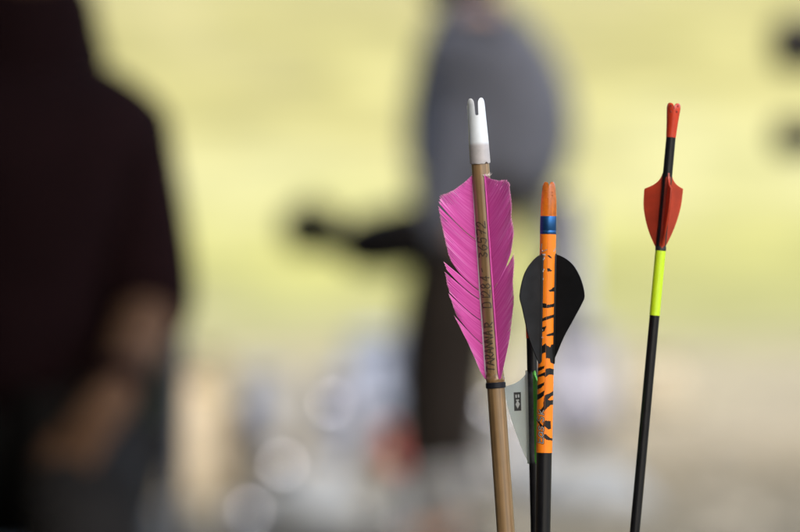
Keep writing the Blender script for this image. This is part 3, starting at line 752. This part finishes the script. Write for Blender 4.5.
skin_m = mat('tanned_skin', (.36, .20, .12), .55, .1, 30)
skin_dark = mat('dark_brown_skin', (.088, .048, .026), .8, .15, 30, Specular_IOR_Level=.1)  # darker brown than the other skin, slightly mottled
hair_m = mat('dark_hair', (.012, .009, .007), .8, Specular_IOR_Level=.1)
# seated person on the left, hands on the lap, facing the camera
YS = 6.0
def loc6(px, py, dy=0, Y0=YS, x0=None):
    p = at(px, py, Y0 + dy); return Vector((p.x - sroot.location.x, p.y - sroot.location.y, p.z))
sroot = empty('person', ((10-400)*PX*YS, YS, 0))
tag(sroot, 'seated person in a dark maroon top with hands on the lap at the left edge', 'person')
J = {'pelvis': (0, .02, .56), 'waist': (0, .02, .72), 'chest': (0, .0, .88), 'upper': (.0, .0, 1.02), 'neck': (.015, -.01, 1.11), 'jaw': (.02, -.035, 1.20), 'head': (.02, -.03, 1.28), 'crown': (.02, -.015, 1.36),
     'lsho': (.160, .0, .962), 'lelb': (.19, -.06, .735), 'lwri': (.160, -.33, .628), 'lhip': (.09, .0, .53), 'lkne': (.13, -.44, .49), 'lank': (.16, -.42, .09), 'ltoe': (.18, -.58, .04),
     'rsho': (-.160, .0, .962), 'relb': (-.22, -.03, .735), 'rwri': (-.17, -.24, .63), 'rhip': (-.09, .0, .53), 'rkne': (-.15, -.44, .52), 'rank': (-.16, -.42, .09), 'rtoe': (-.18, -.58, .04)}
RD = {'pelvis': .14, 'waist': .14, 'chest': .16, 'upper': .125, 'neck': .055, 'jaw': .07, 'head': .098, 'crown': .06, 'lsho': .046, 'rsho': .046, 'lelb': .046, 'relb': .046, 'lwri': .03, 'rwri': .03,
      'lhip': .095, 'rhip': .095, 'lkne': .06, 'rkne': .06, 'lank': .04, 'rank': .04, 'ltoe': .03, 'rtoe': .03}
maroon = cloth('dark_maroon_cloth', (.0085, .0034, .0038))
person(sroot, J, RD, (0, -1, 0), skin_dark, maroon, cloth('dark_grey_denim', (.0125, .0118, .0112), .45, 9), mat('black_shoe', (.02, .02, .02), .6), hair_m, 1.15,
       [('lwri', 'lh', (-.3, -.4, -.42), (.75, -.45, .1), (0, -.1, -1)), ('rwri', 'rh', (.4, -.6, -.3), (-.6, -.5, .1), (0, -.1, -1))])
hd = {'pelvis': (Vector((.01, .02, 1.05)), .16), 'a': (Vector((.018, -.005, 1.12)), .12), 'b': (Vector((.02, -.01, 1.215)), .112), 'c': (Vector((.095, .01, .99)), .088), 'd': (Vector((-.085, .01, .99)), .088)}
skin_mesh('collar', hd, [('pelvis', 'a'), ('a', 'b'), ('pelvis', 'c'), ('pelvis', 'd')], maroon, sroot)
wb = {'pelvis': (Vector(J['lelb']).lerp(Vector(J['lwri']), .68), .052), 'b': (Vector(J['lelb']).lerp(Vector(J['lwri']), 1.0), .047)}
skin_mesh('dark_wrist_part', wb, [('pelvis', 'b')], maroon, sroot)  # dark piece added for the dim gap between forearm and hand
ch = empty('folding_chair', (sroot.location.x, YS+.04, 0)); tag(ch, 'dark folding chair under the person in maroon', 'chair')
cm = mat('dark_chair_metal', (.03, .03, .03), .5); cf = mat('dark_green_canvas', (.02, .028, .02), .9)
rbox('seat', (0, 0, .40), (.44, .42, .03), cf, ch, .01); rbox('backrest', (0, .235, .68), (.44, .025, .22), cf, ch, .01)
for sx_ in (-.215, .215):
    bm = bmesh.new(); add_tube(bm, [(sx_, -.2, 0), (sx_, .0, .4), (sx_, .215, .8)], .012); link_bm('leg', bm, cm, ch)
    bm = bmesh.new(); add_tube(bm, [(sx_*.93, .22, 0), (sx_*.93, -.18, .385)], .012); link_bm('leg', bm, cm, ch)

# standing person in the middle, seen from the side, forearm held out to the left
YM = 12.0; km = PX*YM
mroot = empty('person', ((470-400)*km, YM, 0))
tag(mroot, 'standing person in a grey top stretching a dark gloved forearm out to the left', 'person')
def lm(px, py, dy=0):
    p = at(px, py, YM); return Vector((p.x - mroot.location.x, dy, p.z))
J = {'pelvis': lm(478, 205), 'waist': lm(488, 150), 'chest': lm(494, 92), 'upper': lm(484, 38), 'neck': lm(468, -12), 'jaw': lm(455, -50), 'head': lm(452, -78), 'crown': lm(458, -106),
     'lsho': lm(474, 45, -.14), 'lelb': lm(436, 232, -.18), 'lwri': lm(356, 246, -.16), 'lhip': lm(458, 225, -.08), 'lkne': lm(428, 365, -.1), 'lank': lm(432, 528, -.09), 'ltoe': lm(395, 550, -.1),
     'rsho': lm(490, 42, .14), 'relb': lm(470, 200, .2), 'rwri': lm(440, 250, .1), 'rhip': lm(470, 225, .08), 'rkne': lm(456, 365, .08), 'rank': lm(446, 528, .09), 'rtoe': lm(405, 550, .08)}
RD = {'pelvis': .20, 'waist': .215, 'chest': .235, 'upper': .175, 'neck': .06, 'jaw': .07, 'head': .098, 'crown': .06, 'lsho': .075, 'rsho': .07, 'lelb': .055, 'relb': .05, 'lwri': .036, 'rwri': .03,
      'lhip': .10, 'rhip': .10, 'lkne': .082, 'rkne': .082, 'lank': .06, 'rank': .06, 'ltoe': .035, 'rtoe': .035}
person(mroot, J, RD, (-1, 0, 0), skin_m, cloth('grey_cloth', (.108, .112, .130)), cloth('dark_brown_cloth', (.021, .0165, .013), .4, 8), mat('grey_boot', (.17, .165, .15), .8), hair_m, 1.4,
       [('lwri', 'lh', (-1, -.1, .22), (0, -1, .2), (-.1, .1, -1)), ('rwri', 'rh', (-1, -.4, .1), (0, 1, .2), (-.1, -.1, -1))], boot=.21, hem=.7)
skin_mesh('neck_scarf', {'pelvis': (J['upper'].lerp(J['neck'], .62), .135), 'b': (J['neck'].lerp(J['jaw'], .9), .14)}, [('pelvis', 'b')], cloth('dark_scarf', (.014, .012, .011)), mroot)
gl_m = mat('black_leather', (.006, .005, .0045), .8, .2, 30, Specular_IOR_Level=.08)
skin_mesh('arm_guard', {'pelvis': (J['lelb'].lerp(J['lwri'], -.1), .105), 'b': (J['lelb'].lerp(J['lwri'], .5), .095), 'c': (J['lwri'].lerp(J['lelb'], -.3), .085)}, [('pelvis', 'b'), ('b', 'c')], gl_m, mroot)
# glove: same hand, slightly thicker
GVv = {'pelvis': (Vector(J['lwri']), .05)}; GE = []
hand(GVv, GE, 'pelvis', 'g', (-1, -.1, .22), (0, -1, .2), (-.1, .1, -1))
GVv = {k: (v[0], v[1] + .010) for k, v in GVv.items()}
skin_mesh('glove', GVv, GE, gl_m, mroot)
po = empty('pouch', at(312, 226, YM-.16)); tag(po, 'small black pouch held in the outstretched hand of the grey topped person', 'pouch')
bm = bmesh.new(); add_lathe(bm, [(-.07, .03), (-.06, .07), (-.01, .085), (.035, .078), (.055, .04), (.06, .012)], 20, sy=.6); link_bm('bag', bm, gl_m, po)
bm = bmesh.new(); add_tube(bm, [(-.02, 0, .055), (-.012, 0, .085), (.012, 0, .085), (.02, 0, .055)], .004, 8); link_bm('strap', bm, gl_m, po)
# pale hip quiver hanging at the person's back
hq = empty('hip_quiver', at(572, 335, YM)); tag(hq, 'pale blue grey hip quiver hanging at the back of the standing person', 'quiver')
hm = mat('pale_blue_grey_canvas', (.15, .155, .175), .9, .1, 20)
bm = bmesh.new(); add_lathe(bm, [(0, .035), (.01, .055), (.2, .066), (.36, .075), (.37, .07)], 24, sy=.6)
o = link_bm('tube', bm, hm, hq); o.rotation_euler = (0, R(-6), 0)
bm = bmesh.new(); add_tube(bm, [(-.03, 0, .34), (-.10, -.02, .42), (-.17, -.03, .45)], .012, 8); link_bm('strap', bm, gl_m, hq)

# ------------------------------------------------------------------ things standing on the ground beyond
def ground_x(px, Y): return (px-400)*PX*Y
def backpack(px, Y, w, h, d, col, label, rz=0, group='bags set down on the ground'):
    r = empty('rucksack', (ground_x(px, Y), Y, 0), (0, 0, R(rz))); tag(r, label, 'rucksack', group)
    m = cloth('rucksack_cloth', col, .2, 14); m2 = cloth('rucksack_trim', tuple(c*.55 for c in col))
    bm = bmesh.new(); add_box(bm, (0, 0, h*.44), (w, d, h*.84))
    bmesh.ops.bevel(bm, geom=bm.edges[:], offset=min(w, d)*.22, segments=4, affect='EDGES')
    for v in bm.verts: v.co.x *= 1 - .18*(v.co.z/h); v.co.y *= 1 - .25*(v.co.z/h); v.co += .012*noise.noise_vector(v.co*9)
    link_bm('pack', bm, m, r)
    bm = bmesh.new(); add_box(bm, (0, -.02, h*.88), (w*.86, d*.8, h*.18)); bmesh.ops.bevel(bm, geom=bm.edges[:], offset=h*.06, segments=4, affect='EDGES'); link_bm('lid', bm, m, r)
    bm = bmesh.new(); add_box(bm, (0, -d*.5, h*.28), (w*.66, d*.32, h*.4)); bmesh.ops.bevel(bm, geom=bm.edges[:], offset=d*.1, segments=3, affect='EDGES'); link_bm('pocket', bm, m, r)
    for s in (-1, 1):
        bm = bmesh.new(); add_tube(bm, [(s*w*.2, -d*.42, h*.86), (s*w*.2, -d*.6, h*.62), (s*w*.2, -d*.69, h*.48)], .012, 6); link_bm('strap', bm, m2, r)
    return r
backpack(262, 19.6, .22, .36, .18, (.070, .075, .088), 'blue grey rucksack standing right of the tall cream sack', 12)
backpack(340, 17.2, .25, .40, .2, (.078, .080, .095), 'lilac grey rucksack beside the small red bag', -14)
backpack(575, 20.0, .36, .56, .26, (.095, .095, .112), 'pale lilac rucksack on the ground between striped arrow and thin red vaned arrow', 8)
backpack(398, 17.0, .15, .18, .12, (.13, .030, .025), 'small red bag on the ground left of the standing person', 10)
def sack(px, Y, r_, h, col, label, seed):
    o = empty('sack', (ground_x(px, Y), Y, 0)); tag(o, label, 'sack', 'sacks standing on the ground')
    m = cloth('sack_cloth', col, .14, 16)
    bm = bmesh.new(); add_lathe(bm, [(h*t, r_*q) for t, q in ((0, .75), (.03, .95), (.2, 1.05), (.45, 1.0), (.65, .88), (.78, .66), (.84, .42))], 28, sy=.8)
    for v in bm.verts: v.co += Vector((1, 1, .3))*.05*r_*4*noise.noise(v.co*8 + Vector((seed, 0, 0)))*.5
    b = link_bm('body', bm, m, o)
    bm = bmesh.new(); add_lathe(bm, [(h*t, r_*q) for t, q in ((.83, .43), (.86, .38), (.93, .5), (1, .62))], 28, cap=False, sy=.7)
    link_bm('neck', bm, m, o)
    bm = bmesh.new(); add_lathe(bm, [(h*.835, r_*.46), (h*.85, r_*.5), (h*.868, r_*.45)], 24, cap=False); link_bm('cord', bm, mat('sack_cord', (.25, .18, .1), .9), o)
sack(193, 14.6, .115, .48, (.125, .105, .074), 'tall cream cloth sack right of the seated person in maroon', 1)
sack(165+45, 19, .12, .44, (.07, .06, .034), 'olive beige sack standing behind the tall cream sack', 2)
sack(408, 22, .16, .42, (.15, .13, .095), 'beige sack standing close to the left of the standing person', 5)

backpack(330, 15.4, .17, .27, .15, (.075, .080, .092), 'small pale grey rucksack before the lilac grey one with an added steel pot on top', -6)
backpack(372, 21.5, .30, .50, .2, (.075, .085, .11), 'slate blue rucksack standing behind the small red bag', 16)
backpack(238, 15.0, .10, .34, .12, (.022, .018, .014), 'narrow dark brown block added for the shade close to the right of the tall cream sack', 4)  # dark pack shape stands in for the shaded gap between the bags
sack(318, 14.5, .085, .20, (.085, .086, .085), 'low whitish sack at the bottom below the lilac grey rucksack', 8)
sack(452+70, 17.5, .12, .26, (.09, .09, .093), 'squat light grey sack behind the lower end of the striped arrow', 9)
sack(660, 24, .17, .30, (.12, .106, .078), 'broad cream sack on the ground right behind the thin red vaned arrow', 11)
steel = mat('brushed_steel', (.17, .178, .195), .2, Metallic=1)
def add_glint_pot(px, Y, label, r=.05, z=0):  # added pots, rounded so their sun glints blur into discs
    o = empty('glint_pot', (ground_x(px, Y), Y, z)); tag(o, label, 'pot', 'steel pots added for their glints')
    bm = bmesh.new(); add_lathe(bm, [(r*.9 - r*math.cos(a)*.9, r*math.sin(a)) for a in [R(30+10*k) for k in range(13)]], 48); link_bm('bowl', bm, steel, o)
    bm = bmesh.new(); add_lathe(bm, [(r*1.69 + r*.25*(math.cos(a)-.0), r*.56*math.sin(a)) for a in [R(90-15*k) for k in range(6)]], 40); link_bm('lid', bm, steel, o)
    bm = bmesh.new(); add_lathe(bm, [(r*1.93, .006), (r*2.0, .014), (r*2.1, .016), (r*2.2, .008)], 20); link_bm('knob', bm, post_m, o)
add_glint_pot(248, 13.5, 'round shiny steel pot added for its glint, nearest the bottom edge, in front of the blue grey rucksack', .045)
add_glint_pot(281, 16.4, 'round shiny steel pot added for its glint, standing just beside the blue grey rucksack', .055)
add_glint_pot(330, 15.4, 'round shiny steel pot added for its glint, resting on top of the small pale grey rucksack', .045, .268)
backpack(490, 15.0, .17, .27, .15, (.085, .085, .085), 'small light grey rucksack added under the glint pot, behind the pink feathered arrow', 5)  # added to lift the glint pot to its height
add_glint_pot(490, 15.0, 'round shiny steel pot added for its glint, on the light grey rucksack behind the pink feathered arrow shaft', .045, .268)
add_glint_pot(386, 14.2, 'round shiny steel pot added for its glint, at the bottom edge below the small red bag', .03)

# loose stones and gravel
st_m = mat('grey_stone', (.058, .062, .066), .9, .3, 9, Specular_IOR_Level=.1)
def stone(px, Y, s, seed, label):
    bm = bmesh.new(); bmesh.ops.create_icosphere(bm, subdivisions=3, radius=1)
    for v in bm.verts:
        n = 1 + .35*noise.noise(v.co*1.1 + Vector((seed*3.1, 0, 0))) + .12*noise.noise(v.co*3 + Vector((0, seed, 0)))
        v.co = Vector((v.co.x*n*s*1.25, v.co.y*n*s, max(v.co.z*n*s*.8, -.25*s) + .2*s))
    o = link_bm('boulder', bm, st_m, None); o.location = (ground_x(px, Y), Y, 0)
    tag(o, label, 'boulder', 'grey boulders on the ground')
stone(590, 14.6, .17, 1, 'grey boulder at the bottom between the striped arrow and the red vaned arrow')
stone(525, 15.5, .15, 2, 'grey boulder behind the lower end of the striped arrow')
stone(425, 13.9, .12, 3, 'grey boulder at the bottom edge below the small red bag')
stone(320, 14.0, .13, 4, 'grey boulder at the bottom edge in front of the lilac grey rucksack')
stone(100, 13.4, .14, 5, 'grey boulder in the lower left beside the knees of the seated person')
bm = bmesh.new(); random.seed(3)
for k in range(1500):
    Y = 12.8 + 24*random.random()**1.3; x = random.uniform(-1, 1)*(1.3 + Y*.11); s = random.choice([.012, .018, .025, .035])*random.uniform(.7, 1.3)
    bmesh.ops.create_icosphere(bm, subdivisions=1, radius=s, matrix=Matrix.Translation((x, Y, s*.3)) @ Matrix.Rotation(random.random()*6, 4, 'Z') @ Matrix.Diagonal((1.3, 1, .7, 1)))
tag(link_bm('gravel', bm, mat('pale_gravel', (.085, .079, .066), .9, .5, 3, Specular_IOR_Level=.1), None), 'loose pale stones scattered over the ground', 'gravel', None, 'stuff')
